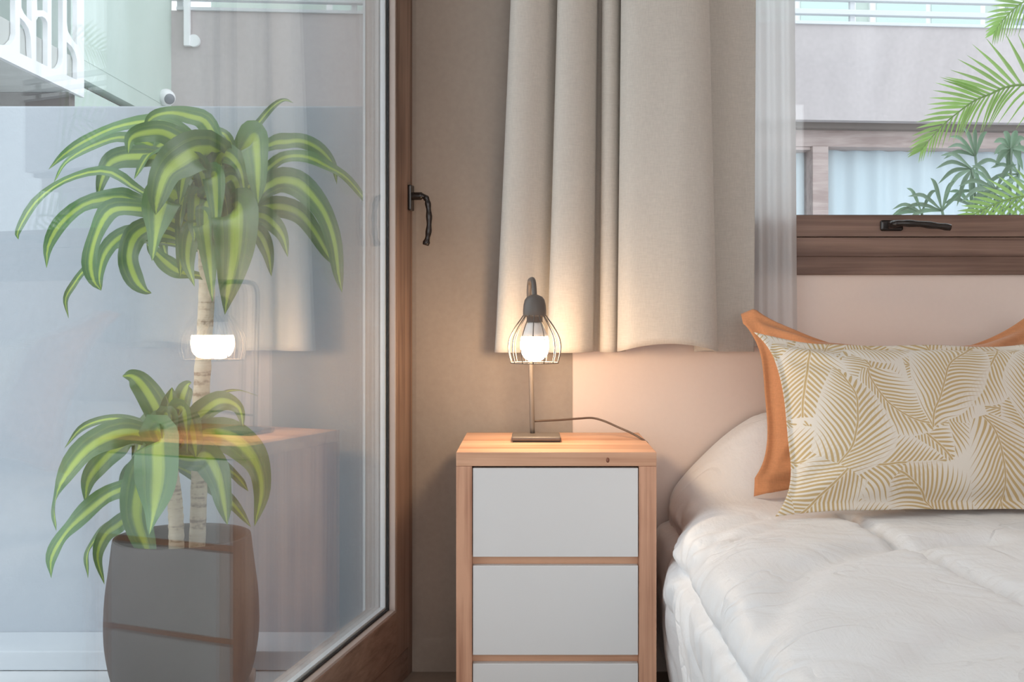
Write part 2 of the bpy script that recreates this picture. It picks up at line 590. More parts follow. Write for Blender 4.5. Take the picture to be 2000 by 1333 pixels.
def glass_door(n, s0, handle):
    e = thing('door_%d' % n, 'tall glazed door in a brown wood-grain frame' if handle else 'second glazed door leaf in a brown frame', '', D(s0, 0, 0), kind='structure')
    H = 2.29
    w = DW
    fr = [(s0 + 0.0, s0 + 0.036, 0.010, 0.08, 0.0, H), (s0 + w - 0.036, s0 + w, 0.010, 0.08, 0.0, H)]
    dob('door_frame_upright', fr[:1], M['frame_z'], e, 0.002)
    dob('door_frame_upright', fr[1:], M['frame_z'], e, 0.002)
    dob('threshold', [(s0 + 0.036, s0 + w - 0.036, 0.010, 0.08, 0.0, 0.07)], M['frame_s'], e, 0.002)
    dob('door_frame_head', [(s0 + 0.036, s0 + w - 0.036, 0.010, 0.08, H - 0.04, H)], M['frame_s'], e, 0.002)
    a, b = s0 + 0.041, s0 + w - 0.041
    gi, go = a + 0.109, b - 0.109
    z0, z1 = 0.080, H - 0.045
    gz0, gz1 = 0.187, z1 - 0.105
    # the sash: inner leaf (room side) and the weathered outer half seen through the panes
    dob('stile', [(a, gi, 0.0, 0.016, z0, z1)], M['frame_z'], e, 0.0015)
    dob('stile', [(go, b, 0.0, 0.016, z0, z1)], M['frame_z'], e, 0.0015)
    dob('bottom_rail', [(gi, go, 0.0, 0.016, z0, gz0)], M['frame_s'], e, 0.0015)
    dob('top_rail', [(gi, go, 0.0, 0.016, gz1, z1)], M['frame_s'], e, 0.0015)
    k = 0.006
    dob('glazing_bead', [(gi - 0.004, gi + k, 0.002, 0.0165, gz0 - .004, gz1), (go - k, go + 0.004, 0.002, 0.0165, gz0, gz1),
                         (gi, go, 0.002, 0.0165, gz0 - 0.004, gz0 + k), (gi, go, 0.002, 0.0165, gz1 - k, gz1 + .004)], M['bead'], e, 0.001)
    g2 = 0.011
    dob('gasket', [(gi, gi + g2 - .001, 0.0165, 0.0195, gz0, gz1), (go - g2, go, 0.0165, 0.0195, gz0, gz1),
                   (gi, go, 0.0165, 0.0195, gz0, gz0 + g2 - .001), (gi, go, 0.0165, 0.0195, gz1 - g2, gz1)], M['gasket'], e)
    for (ta, tb) in ((0.0195, 0.0235), (0.0355, 0.0395)):
        dob('pane', [(gi, go, ta, tb, gz0, gz1)], M['doorglass'], e)
    q = 0.014
    dob('spacer', [(gi, gi + q, 0.0237, 0.0353, gz0, gz1), (go - q, go, 0.0237, 0.0353, gz0, gz1),
                   (gi, go, 0.0237, 0.0353, gz0, gz0 + q), (gi, go, 0.0237, 0.0353, gz1 - q, gz1)], M['spacer'], e)
    dob('outer_sash', [(a, gi + 0.012, 0.0397, 0.072, z0, z1), (go - 0.012, b, 0.0397, 0.072, z0, z1),
                       (gi, go, 0.0397, 0.072, z0, gz0 + 0.006), (gi, go, 0.0397, 0.072, gz1, z1)], M['reveal'], e, 0.001)
    dob('weather_strip', [(a, gi + 0.013, 0.072, 0.078, z0, z1)], M['spacer'], e)
    if handle:
        sh, zh = s0 + 0.056, ZC + (PY - 387) / F * 2.585
        h = dob('handle', [(sh - 0.014, sh + 0.014, -0.009, 0.0, zh - 0.031, zh + 0.031)], M['black'], e, 0.0035)
        zl = zh + 0.004
        path = [D(sh, -0.004, zl), D(sh, -0.022, zl), D(sh, -0.036, zl - 0.001), D(sh, -0.044, zl - 0.008)]
        path += [D(sh, -0.047, zl - 0.020), D(sh, -0.0495, zl - 0.045), D(sh, -0.0495, zl - 0.075), D(sh, -0.046, zl - 0.1), D(sh, -0.041, zl - 0.118)]
        pth = spline(path, 36)
        rr = [0.0095 if i < 8 else 0.0068 + 0.0009 * math.sin(i * 1.15) + (0.0012 if i > 33 else 0) for i in range(37)]
        lv, lf = tube_data(pth, rr, 12)
        lever = mesh('lever', lv, lf, M['black'], None, True)
        lever.parent = h
    return e


glass_door(1, 0.0, True)
glass_door(2, DW, False)

# ------------------------------------------------------------------ window
win = thing('window_1', 'window with brown wood-grain frame and black handle above the bed', '', (1.0, YW, WZ0), kind='structure')
fy0, fy1 = 2.632, 2.72
box('frame_sill', WX0, WX1, fy0, fy1, WZ0, WZ0 + 0.045, M['frame_x'], win, 0.002)
box('frame_rail', WX0, WX1, fy0 + 0.002, fy1, WZ0 + 0.045, WZ0 + 0.092, M['frame_x'], win, 0.002)
box('frame_head', WX0, WX1, fy0, fy1, WZ1 - 0.06, WZ1, M['frame_x'], win, 0.002)
box('frame_jamb', WX0, WX0 + 0.06, fy0, fy1, WZ0 + 0.092, WZ1 - 0.06, M['frame_z'], win, 0.002)
box('frame_jamb', WX1 - 0.06, WX1, fy0, fy1, WZ0 + 0.092, WZ1 - 0.06, M['frame_z'], win, 0.002)
za, zb = WZ0 + 0.094, WZ1 - 0.062
sx0, sx1 = WX0 + 0.062, WX1 - 0.062
box('sash_rail', sx0, sx1, 2.639, 2.71, za, za + 0.053, M['frame_x'], win, 0.0015)
box('sash_rail', sx0, sx1, 2.639, 2.71, zb - 0.053, zb, M['frame_x'], win, 0.0015)
box('sash_stile', sx0, sx0 + 0.053, 2.639, 2.71, za + 0.053, zb - 0.053, M['frame_z'], win, 0.0015)
box('sash_stile', sx1 - 0.053, sx1, 2.639, 2.71, za + 0.053, zb - 0.053, M['frame_z'], win, 0.0015)
for ya in (2.668, 2.684):
    box('pane', sx0 + 0.053, sx1 - 0.053, ya, ya + 0.004, za + 0.053, zb - 0.053, M['glass'], win)
box('gasket', sx0 + 0.053, sx1 - 0.053, 2.664, 2.668, za + 0.053, za + 0.056, M['gasket'], win)
hz = za + 0.027
hx = 0.877
bm = bmesh.new()
hexa(bm, boxp(hx - 0.021, hx + 0.034, 2.631, 2.639, hz - 0.013, hz + 0.013), 0.006, 3)
hob = from_bm('handle', bm, M['black'], win)
pth = spline([(hx, 2.635, hz), (hx, 2.615, hz), (hx + 0.004, 2.599, hz + 0.001), (hx + 0.02, 2.591, hz + 0.002), (hx + 0.06, 2.590, hz), (hx + 0.1, 2.591, hz - 0.004), (hx + 0.134, 2.593, hz - 0.008)], 30)
lv, lf = tube_data(pth, [0.0095] * 10 + [0.0082 + 0.0008 * math.sin(i * 1.1) for i in range(21)], 12)
lever = mesh('lever', lv, lf, M['black'], None, True)
lever.parent = hob

# ------------------------------------------------------------------ nightstand
NX0, NX1, NY0, NY1, NZ = -0.153, 0.257, 2.20, 2.565, ZC - 271 / F * 2.2
ns = thing('nightstand', 'narrow wooden nightstand with pale grey handleless drawers beside the bed', 'nightstand', ((NX0 + NX1) / 2, (NY0 + NY1) / 2, 0))
box('top', NX0, NX1, NY0, NY1, NZ - 0.0285, NZ, M['ns_x'], ns, 0.0012)
box('side_panel', NX0, NX0 + 0.0325, NY0, NY1, 0, NZ - 0.0288, M['ns_z'], ns, 0.0012)
box('side_panel', NX1 - 0.0360, NX1, NY0, NY1, 0, NZ - 0.0288, M['ns_z'], ns, 0.0012)
dx0, dx1 = NX0 + 0.0325, NX1 - 0.036
box('back_panel', dx0, dx1, NY1 - 0.012, NY1 - 0.001, 0.03, NZ - 0.0288, M['ns_x'], ns)
box('bottom_board', dx0, dx1, NY0 + 0.01, NY1 - 0.013, 0.0, 0.028, M['ns_x'], ns, 0.001)
rz = lambda py: ZC - (py - PY) / F * NY0
for (pa, pb) in ((915, 1089), (1106, 1281), (1298, 1440)):
    zt, zb_ = rz(pa), rz(pb)
    dr = box('drawer', dx0 + 0.0015, dx1 - 0.0015, NY0 + 0.002, NY0 + 0.02, zb_, zt, M['drawer'], ns, 0.0012)
    box('drawer_box', dx0 + 0.012, dx1 - 0.012, NY0 + 0.0201, NY1 - 0.03, zb_ + 0.012, zt - 0.03, M['ns_x'], dr)
for (pa, pb) in ((1089, 1106), (1281, 1298)):
    box('rail', dx0, dx1, NY0 + 0.0205, NY0 + 0.045, rz(pb) - 0.008, rz(pa) + 0.008, M['ns_x'], ns)
# dark knot on the top board's edge
lathe('knot', [(0.0008, 0), (0.0026, 0.0002), (0.0005, 0.0004)], (0, 0, 0), plain('knot_wood', srgb(150, 96, 72), 0.6), ns, 14)
kn = ns.children[-1] if ns.children else None
for c in ns.children:
    if c.name.startswith('knot'):
        c.matrix_parent_inverse = Matrix.Translation(-ns.location)
        c.rotation_euler = (R(90), 0, 0)
        c.location = ((1187 - PX) / F * 2.2, NY0 + 0.0001, NZ - 0.016)
        c.scale = (1.4, 2.0, 1)

# ------------------------------------------------------------------ table lamp
lx, ly, lz = 0.006, 2.41, NZ
lamp = thing('table_lamp', 'charcoal metal lamp with open wire cage shade and lit bulb on the nightstand', 'lamp', (lx, ly, lz))
bm = bmesh.new()
hexa(bm, boxp(-0.043, 0.066, 2.366, 2.456, lz + 0.003, lz + 0.0125), 0.004, 3)
from_bm('base', bm, M['lamp'], lamp)
box('foot_pad', -0.040, 0.064, 2.369, 2.453, lz, lz + 0.003, M['gasket'], lamp)
pole = spline([(0.0035, 2.440, lz + 0.011), (0.0015, 2.440, lz + 0.1), (-0.002, 2.440, lz + 0.24), (-0.004, 2.440, 0.915), (-0.004, 2.438, 0.934), (-0.003, 2.430, 0.9485), (-0.002, 2.414, 0.954),
               (0.0, 2.39, 0.955), (0.003, 2.36, 0.955), (0.005, 2.340, 0.951), (0.0065, 2.327, 0.941), (0.0075, 2.32, 0.925), (0.008, 2.319, 0.912)], 70)
tube('pole', pole, 0.0056, M['lamp'], lamp, 12)
SX, SY = 0.008, 2.319
zz = lambda py: ZC - (py - PY) / F * SY
lathe('socket', [(0.004, zz(576) + 0.001), (0.009, zz(577)), (0.0165, zz(580)), (0.0215, zz(586)), (0.0242, zz(596)), (0.0252, zz(606)), (0.0252, zz(616)), (0.0235, zz(618)), (0.0175, zz(619)), (0.0170, zz(629)), (0.016, zz(630))],
      (SX, SY, 0), M['lamp'], lamp, 36)
NWI = 14
prof = spline([(0.0235, zz(615)), (0.029, zz(622)), (0.043, zz(640)), (0.054, zz(659)), (0.0577, zz(675)), (0.0565, zz(690)), (0.0515, zz(709))], 24)
wv, wf = tube_data([(r, 0, z) for r, z in prof], 0.0011, 6)
wme = bpy.data.meshes.new('wire')
wme.from_pydata([tuple(v) for v in wv], [], wf)
wme.materials.append(M['lamp'])
wme.polygons.foreach_set('use_smooth', [True] * len(wme.polygons))
for i in range(NWI):
    o = bpy.data.objects.new('wire', wme)
    link(o, lamp)
    o.location = (SX, SY, 0)
    o.rotation_euler = (0, 0, 2 * math.pi * (i + 0.35) / NWI)
ring = [(SX + 0.0515 * math.cos(a), SY + 0.0515 * math.sin(a), zz(709)) for a in [2 * math.pi * i / 48 for i in range(49)]]
tube('ring', ring, 0.0012, M['lamp'], lamp, 6)
collar = lathe('bulb_collar', [(0.0135, zz(629)), (0.0175, zz(634)), (0.0245, zz(648)), (0.0282, zz(657)), (0.027, zz(658))], (SX, SY, 0), plain('white_bulb_collar', srgb(228, 224, 220), 0.4), lamp, 32)
lathe('bulb', [(0.0280, zz(657.5)), (0.0298, zz(662)), (0.0310, zz(671)), (0.0306, zz(681)), (0.0280, zz(691)), (0.0215, zz(700)), (0.012, zz(705)), (0.003, zz(707))], (SX, SY, 0), M['bulb'], lamp, 36)
cord = spline([W(1044, 823, 2.443), W(1090, 821, 2.46), W(1131, 818, 2.475), W(1157, 817, 2.478), W(1180, 823, 2.47), W(1205, 834, 2.455), W(1232, 846, 2.43), W(1252, 857.5, 2.41), (NX1 + 0.006, 2.402, NZ - 0.012), (NX1 + 0.009, 2.41, NZ - 0.06), (NX1 + 0.009, 2.45, NZ - 0.25), (NX1 + 0.009, 2.5, 0.06)], 60)
tube('cord', cord, 0.0024, M['cord'], lamp, 8)


# ------------------------------------------------------------------ curtains
def cloth(name, rows, mat, nz, nh, zlow, ztop, parent=None, thick=0.0016):
    """rows: plan curves (px at the nominal curtain distance, depth) for the hem and the top; zlow(t) is the hem height"""
    bot, top = rows
    cb, ct = spline(bot, nh), spline(top, nh)
    verts, faces, uvs = [], [], []
    for j in range(nz + 1):
        v = j / nz
        for i in range(nh + 1):
            k = v ** 0.9
            px = cb[i][0] * (1 - k) + ct[i][0] * k
            yy = cb[i][1] * (1 - k) + ct[i][1] * k
            z0 = zlow(i / nh, cb[i][0])
            z = z0 + (ztop - z0) * v
            wob = 0.0035 * noise.noise(V((px * 0.02, z * 2.2, 3.1))) * (1 - 0.5 * v)
            verts.append(((px - PX) / F * 2.57, yy + wob, z))
            uvs.append((i / nh, v))
    for j in range(nz):
        for i in range(nh):
            a = j * (nh + 1) + i
            faces.append((a, a + 1, a + nh + 2, a + nh + 1))
    o = mesh(name, verts, faces, mat, parent, True, uvs)
    md = o.modifiers.new('thickness', 'SOLIDIFY')
    md.thickness = thick
    return o


bot = [(966, 2.562), (969, 2.545), (985, 2.530), (1015, 2.532), (1045, 2.552), (1066, 2.582), (1082, 2.594), (1080, 2.578), (1068, 2.556), (1078, 2.530), (1105, 2.522), (1135, 2.535), (1156, 2.570),
       (1163, 2.606), (1176, 2.607), (1172, 2.575), (1177, 2.556), (1190, 2.552), (1202, 2.562), (1214, 2.590), (1222, 2.590), (1208, 2.560), (1204, 2.532), (1222, 2.503), (1260, 2.492), (1320, 2.488), (1365, 2.497), (1390, 2.516),
       (1397, 2.538), (1384, 2.566), (1360, 2.590), (1372, 2.604), (1402, 2.604), (1430, 2.600), (1458, 2.604), (1478, 2.602)]
top = [(1003, 2.560), (1006, 2.545), (1018, 2.532), (1045, 2.534), (1072, 2.552), (1088, 2.580), (1100, 2.592), (1100, 2.576), (1092, 2.556), (1098, 2.532), (1120, 2.526), (1146, 2.538), (1166, 2.570),
       (1172, 2.604), (1180, 2.605), (1177, 2.575), (1182, 2.556), (1194, 2.552), (1206, 2.562), (1218, 2.588), (1226, 2.588), (1216, 2.560), (1213, 2.536), (1228, 2.512), (1262, 2.502), (1312, 2.498), (1350, 2.505), (1371, 2.520),
       (1377, 2.538), (1366, 2.564), (1348, 2.588), (1362, 2.602), (1390, 2.602), (1422, 2.598), (1455, 2.603), (1482, 2.600)]


def hem(t, px):
    z = 0.788
    front = smooth_step(0.56, 0.62, t) * (1 - smooth_step(0.80, 0.86, t))
    mid = max(0.0, 1 - ((px - 1300) / 95.0) ** 2)
    return z + front * (0.003 + 0.019 * mid)


def extend_top(b, tp, zb_, zp, zt):
    k = (zt - zb_) / (zp - zb_)
    return [(x0 + (x1 - x0) * min(k, 1.5), y0 + (y1 - y0)) for (x0, y0), (x1, y1) in zip(b, tp)]


ct = cloth('curtain', (bot, extend_top(bot, top, 0.788, 1.65, 2.36)), M['curtain'], 90, 380, hem, 2.36)
tag(ct, 'oatmeal linen curtain hanging in deep folds beside the window', 'curtain')
sb, st_ = [], []
for i in range(27):
    x = 1415 + 153 * i / 26
    d = 2.617 + 0.006 * math.sin(i * 1.25) + 0.002 * math.sin(i * 0.5)
    sb.append((x, d))
    st_.append((1415 + 146 * i / 26 + 2.0 * math.sin(i * 1.25), d))
sh = cloth('sheer_curtain', (sb, extend_top(sb, st_, 0.79, 1.65, 2.36)), M['sheer'], 60, 200, lambda t, p: 0.80, 2.36, thick=0.0004)
tag(sh, 'thin white voile curtain between the linen curtain and window', 'curtain')
rod = thing('curtain_rod', 'slim dark rod that carries the linen and voile curtains', 'curtain rod', (0.9, 2.58, 2.37))
tube('rod', [(-0.08, 2.575, 2.372), (1.9, 2.575, 2.372)], 0.010, M['lamp'], rod, 14)
for x in (0.3, 1.85):
    tube('bracket', [(x, 2.575, 2.372), (x, YW, 2.372)], 0.006, M['lamp'], rod, 8)

# ------------------------------------------------------------------ bed
BX0, BX1, BY0, BY1 = 0.315, 1.95, 0.62, 2.630
bed = thing('bed', 'low bed with mattress under the white comforter beside the nightstand', 'bed', ((BX0 + BX1) / 2, 1.6, 0))
box('bed_base', BX0 + 0.03, BX1 - 0.03, BY0 + 0.03, BY1, 0.0, 0.22, M['sheet'], bed, 0.01)
box('mattress', BX0 + 0.02, BX1, BY0 + 0.02, BY1, 0.222, 0.425, M['sheet'], bed, 0.03, 4)


def seg_dist(x, y, pl):
    best = 9
    for (ax, ay), (bx, by) in zip(pl, pl[1:]):
        dx, dy = bx - ax, by - ay
        u = max(0, min(1, ((x - ax) * dx + (y - ay) * dy) / (dx * dx + dy * dy)))
        best = min(best, math.hypot(x - ax - u * dx, y - ay - u * dy))
    return best


PROF = spline([(0.318, 0.035), (0.300, 0.12), (0.290, 0.22), (0.276, 0.32), (0.270, 0.375), (0.288, 0.420), (0.330, 0.455), (0.40, 0.470), (0.50, 0.474), (0.62, 0.474)], 90)
NU2, NVV = 200, 330
PROF = [(a, b) for a, b in PROF] + [(0.62 + (BX1 + 0.02 - 0.62) * i / (NU2 - 90), 0.474) for i in range(1, NU2 - 90 + 1)]
FOLDS = [([(0.30, 1.42), (0.435, 1.70), (0.61, 1.87), (0.80, 1.90)], 0.020, 0.040),
         ([(0.40, 1.19), (0.504, 1.30), (0.636, 1.393), (0.9, 1.45)], 0.015, 0.036),
         ([(0.30, 1.92), (0.36, 2.03), (0.45, 2.12)], 0.007, 0.025),
         ([(0.29, 1.80), (0.36, 1.92), (0.47, 2.02)], 0.005, 0.02)]
SEAMS_X = [[(0.628, 2.14), (0.66, 1.80), (0.70, 1.50), (0.74, 0.7)], [(1.12, 2.2), (1.18, 0.7)]]
verts, faces = [], []
ys = [BY0 + (BY1 - 0.003 - BY0) * j / NVV for j in range(NVV + 1)]
acc = [0.0]
for (a, b), (c, d) in zip(PROF, PROF[1:]):
    acc.append(acc[-1] + math.hypot(c - a, d - b))
nrmls = []
for i in range(len(PROF)):
    a, b = PROF[max(i - 1, 0)], PROF[min(i + 1, len(PROF) - 1)]
    tx, tz = b[0] - a[0], b[1] - a[1]
    L = math.hypot(tx, tz)
    nrmls.append((-tz / L, tx / L))
SEAM_S = acc[min(range(90), key=lambda i: abs(PROF[i][1] - 0.385) + (0 if PROF[i][0] < 0.3 else 1))]
for y in ys:
    for i, (x, z) in enumerate(PROF):
        nx, nz = nrmls[i]
        s = acc[i]
        top_w = smooth_step(0.40, 0.47, z)
        h = 0.0
        # puffed filling between the stitched seams
        ds = abs(s - SEAM_S)
        h -= 0.024 * math.exp(-(ds / 0.018) ** 2)
        h += 0.010 * smooth_step(0.0, 0.08, ds)
        pk = math.exp(-ds / 0.05)
        h += 0.006 * pk * noise.noise(V((s * 10, y * 46, 1.0)))
        if top_w > 0:
            for pl in SEAMS_X:
                dd = seg_dist(x, y, pl)
                h -= top_w * 0.022 * math.exp(-(dd / 0.014) ** 2)
                h += top_w * 0.006 * math.exp(-dd / 0.06) * noise.noise(V((x * 12 + 4, y * 50, 2.0)))
        for pl, amp, wd in FOLDS:
            dd = seg_dist(x, y, pl)
            h -= amp * math.exp(-(dd / wd) ** 2) * (0.4 + 0.6 * top_w)
        # gathered node on the edge
        dn = math.hypot((s - SEAM_S) * 1.0, y - 2.02)
        h -= 0.012 * math.exp(-(dn / 0.05) ** 2)
        ang = math.atan2(s - SEAM_S, y - 2.02)
        h += 0.004 * math.exp(-((dn - 0.10) / 0.09) ** 2) * math.sin(ang * 9)
        n3 = V((x * 3.0, y * 3.0, z * 3.0))
        h += 0.010 * noise.noise(n3) + 0.0045 * noise.noise(n3 * 3.1)
        n4 = noise.noise(V((x * 7 + y * 5, y * 3.2, z * 7)))
        h -= 0.006 * math.exp(-(n4 / 0.09) ** 2) * (0.3 + 0.7 * (1 - top_w))
        if z < 0.36:
            fl = (0.36 - z) / 0.33
            h += 0.022 * fl * math.sin(y * 17 + 2.5 * noise.noise(V((y * 2, 0, 5)))) + 0.006 * fl * noise.noise(V((y * 14, z * 2, 9)))
            h -= 0.012 * fl
        # rises over the sleeping pillow against the wall
        bulge = 0.155 * smooth_step(2.30, 2.56, y) * smooth_step(0.25, 0.54, x) * top_w
        foot = -0.12 * (1 - smooth_step(BY0, BY0 + 0.14, y)) * top_w
        pull = 0.05 * smooth_step(2.08, 2.34, y) * smooth_step(0.22, 0.42, z) * (1 - smooth_step(0.45, 0.7, x))
        verts.append((x + nx * h + pull, y, max(0.012, z + nz * h + bulge + foot)))
nu = len(PROF)
for j in range(NVV):
    for i in range(nu - 1):
        a = j * nu + i
        faces.append((a, a + 1, a + nu + 1, a + nu))
cf = mesh('comforter', verts, faces, M['comforter'], None, True)
tag(cf, 'puffy white quilted comforter draped over the bed and down its side', 'comforter')


# ------------------------------------------------------------------ pillows
def pillow(name, w, h, th, flange, origin, lean, yaw, mat, seed, nx=90, ny=64, pinch=0.03, sag=0.03, wr=0.004, roll=0.0, ears=0.0, pw=4, blunt=1.0):
    """origin: middle of the bottom edge; local x along the width, y up the face, z out of the front face"""
    verts, faces, uvs = [], [], []
    rot = Matrix.Rotation(yaw, 3, 'Z') @ Matrix.Rotation(-lean, 3, 'X') @ Matrix.Rotation(roll, 3, 'Y')

    def put(side):
        base = len(verts)
        for j in range(ny + 1):
            for i in range(nx + 1):
                u, v = i / nx * 2 - 1, j / ny * 2 - 1
                x, y = u * w / 2, v * h / 2
                # soft edges draw in between the corners
                x -= u * abs(u) ** 3 * pinch * (1 - min(1.0, abs(v) / blunt) ** 4)
                y -= v * abs(v) * sag * (1 - min(1.0, abs(u) / (0.5 + 0.5 * blunt)) ** pw) * (1.0 if v > 0 else 0.3)
                fu, fv = 1 - flange / (w / 2), 1 - flange / (h / 2)
                a, b = min(1, abs(u) / fu), min(1, abs(v) / fv)
                f = max(0.0, (1 - a ** 3.0)) ** 0.62 * max(0.0, (1 - b ** 3.0)) ** 0.62
                t = th / 2 * f
                edge = 1 - smooth_step(0.0, 0.35, f)
                q = V((x * 6 + seed, y * 6, 0.0))
                t += wr * noise.noise(q * 1.2) * smooth_step(0, 0.4, f) * 2.5
                rad = math.atan2(abs(v), abs(u))
                cr = math.hypot(1 - abs(u), 1 - abs(v))
                t += wr * 1.6 * math.sin(rad * 22 + seed) * math.exp(-((cr - 0.35) / 0.22) ** 2) * smooth_step(0.05, 0.4, f)
                off = edge * (0.012 * noise.noise(V((x * 9 + seed * 2, y * 9, 4.0)))) + ears * max(0, abs(u) - 0.93) / 0.07 * max(0, abs(v) - 0.80) / 0.2
                z = side * (t + 0.0012) + off
                p = rot @ V((x, -z, y + h / 2))
                verts.append(V(origin) + p)
                uvs.append((x + seed * 0.37, y + seed * 0.21))
        for j in range(ny):
            for i in range(nx):
                a = base + j * (nx + 1) + i
                q4 = (a, a + 1, a + nx + 2, a + nx + 1)
                faces.append(q4 if side > 0 else tuple(reversed(q4)))
        return base

    b0 = put(1)
    b1 = put(-1)
    rim = [j * (nx + 1) for j in range(ny + 1)]
    border = [i for i in range(nx + 1)] + [j * (nx + 1) + nx for j in range(1, ny + 1)] + [ny * (nx + 1) + i for i in range(nx - 1, -1, -1)] + [j * (nx + 1) for j in range(ny - 1, 0, -1)]
    for k in range(len(border)):
        a, b = border[k], border[(k + 1) % len(border)]
        faces.append((b0 + a, b1 + a, b1 + b, b0 + b))
    return mesh(name, verts, faces, mat, None, True, uvs)


p1 = pillow('throw_pillow', 0.72, 0.395, 0.17, 0.022, (0.835, 2.10, 0.487), R(26), R(2), M['print'], 3.0, pinch=0.045, sag=0.035, wr=0.004, ears=0.0)
tag(p1, 'throw pillow printed with tan palm fronds leaning at the front of the bed', 'pillow')
p2 = pillow('throw_pillow', 0.69, 0.44, 0.15, 0.025, (0.828, 2.300, 0.490), R(26), R(0), M['rust'], 8.0, pinch=0.035, sag=0.100, wr=0.005, ears=-0.03, pw=2.6, blunt=0.84, roll=R(1.2))
tag(p2, 'plain rust orange throw pillow behind the palm printed one', 'pillow')

# ------------------------------------------------------------------ outside: ground and garden wall
GZ = -0.15
struct(box('floor_courtyard', -9, 9, sB.y - 0.5, 12, GZ - 0.1, GZ - 0.002, M['paving']), 'pale paving of the courtyard outside')
gw = box('wall_garden', -4.5, 0.35, 3.29, 3.42, GZ, ZC + 406 / F * 3.29, M['garden'], None, 0.006)
struct(gw, 'blue grey rendered garden wall behind the potted plant')
struct(box('baseboard_garden', -4.5, 0.35, 3.10, 3.29, GZ, GZ + 0.056, M['plinth'], None, 0.004), 'pale low ledge along the foot of the garden wall')

# ------------------------------------------------------------------ dracaena in its pot
YP = 2.88
pcx = (357 - PX) / F * YP
pl = thing('potted_dracaena', 'tall corn plant with yellow striped leaves in dark pot outside the glass door', 'plant', (pcx, YP, GZ))
prim = ZC - (1047 - PY) / F * YP
pb = GZ + 0.04
prof = spline([(0.150, pb), (0.176, pb + 0.015), (0.192, pb + 0.08), (0.199, pb + 0.15), (0.196, pb + 0.24), (0.186, pb + 0.32), (0.178, prim - 0.008), (0.174, prim), (0.166, prim - 0.004), (0.162, prim - 0.04), (0.160, prim - 0.06)], 40)
lathe('pot', prof, (pcx, YP, 0), M['pot'], pl, 56)
lathe('soil', [(0.02, prim - 0.05), (0.10, prim - 0.046), (0.161, prim - 0.052), (0.161, prim - 0.058)], (pcx, YP, 0), M['soil'], pl, 32)
cad = lathe('caddy', [(0.02, GZ + 0.026), (0.17, GZ + 0.026), (0.172, GZ + 0.033), (0.17, GZ + 0.0395), (0.02, GZ + 0.0395)], (pcx, YP, 0), M['lamp'], pl, 40)
for a in (205, 300, 40, 120):
    cx, cy = pcx + 0.195 * math.cos(R(a)), YP + 0.195 * math.sin(R(a))
    tube('caster', [(cx - 0.010, cy, GZ + 0.019), (cx + 0.010, cy, GZ + 0.019)], 0.019, M['bead'], pl, 18)


def cane(pts, r0, r1):
    p = spline([W(x, y, YP + d) for x, y, d in pts], 40)
    rr = [(r0 + (r1 - r0) * i / 40) * (1 + 0.035 * math.sin(i * 2.3) + 0.03 * random.uniform(-1, 1)) for i in range(41)]
    tube('cane', p, rr, M['cane'], pl, 16)


cane([(384, 1095, 0.03), (388, 980, 0.03), (392, 800, 0.02), (400, 650, 0.01), (404, 560, 0.0), (402, 480, 0.0)], 0.022, 0.021)
cane([(345, 1090, -0.03), (343, 1000, -0.03), (335, 930, -0.02), (326, 870, -0.01)], 0.020, 0.019)


def ribbon(name, pts, wmax, parent, mat, k=0.75, n=18, base_w=0.4, vfold=0.12, tipp=2.2, twist=0.0, wavy=0.05):
    """a strap leaf along 3-D points; k turns its blade from level (0) to upright (1)"""
    c = [V(p) for p in spline(pts, n)]
    verts, faces, uvs = [], [], []
    last = None
    m = 4
    tw = twist * random.uniform(-1, 1)
    ph = random.uniform(0, 6)
    for i, p in enumerate(c):
        t = i / n
        T = (c[min(i + 1, n)] - c[max(i - 1, 0)]).normalized()
        up = V((0, 0, 1)) - T * T.z
        fr = V((0, -1, 0)) + T * T.y
        nn = fr * k + up * (1 - k)
        if nn.length < 1e-3:
            nn = V((1, 0, 0))
        nn = (nn - T * nn.dot(T)).normalized()
        if last is not None:
            nn = (nn * 0.5 + last * 0.5)
            nn = (nn - T * nn.dot(T)).normalized()
        last = nn
        n2 = Matrix.Rotation(tw * t + 0.35 * twist * math.sin(t * 7 + ph), 3, T) @ nn
        wd = T.cross(n2).normalized()
        ww = wmax * (base_w + (1 - base_w) * smooth_step(0, 0.42, t)) * max(0.0, 1 - t ** tipp) ** 0.9
        ww = max(ww, 0.0006)
        for j in range(m + 1):
            u = j / m * 2 - 1
            wav = wavy * math.sin(t * 17 + u * 2 + ph) * abs(u) * ww
            q = p + wd * (u * ww / 2) + n2 * (-vfold * ww * (1 - abs(u)) * 1.0 + wav)
            verts.append(q)
            uvs.append((j / m, t * (c[0] - c[-1]).length * 6))
    for i in range(n):
        for j in range(m):
            a = i * (m + 1) + j
            faces.append((a, a + 1, a + m + 2, a + m + 1))
    return mesh(name, verts, faces, mat, parent, True, uvs)


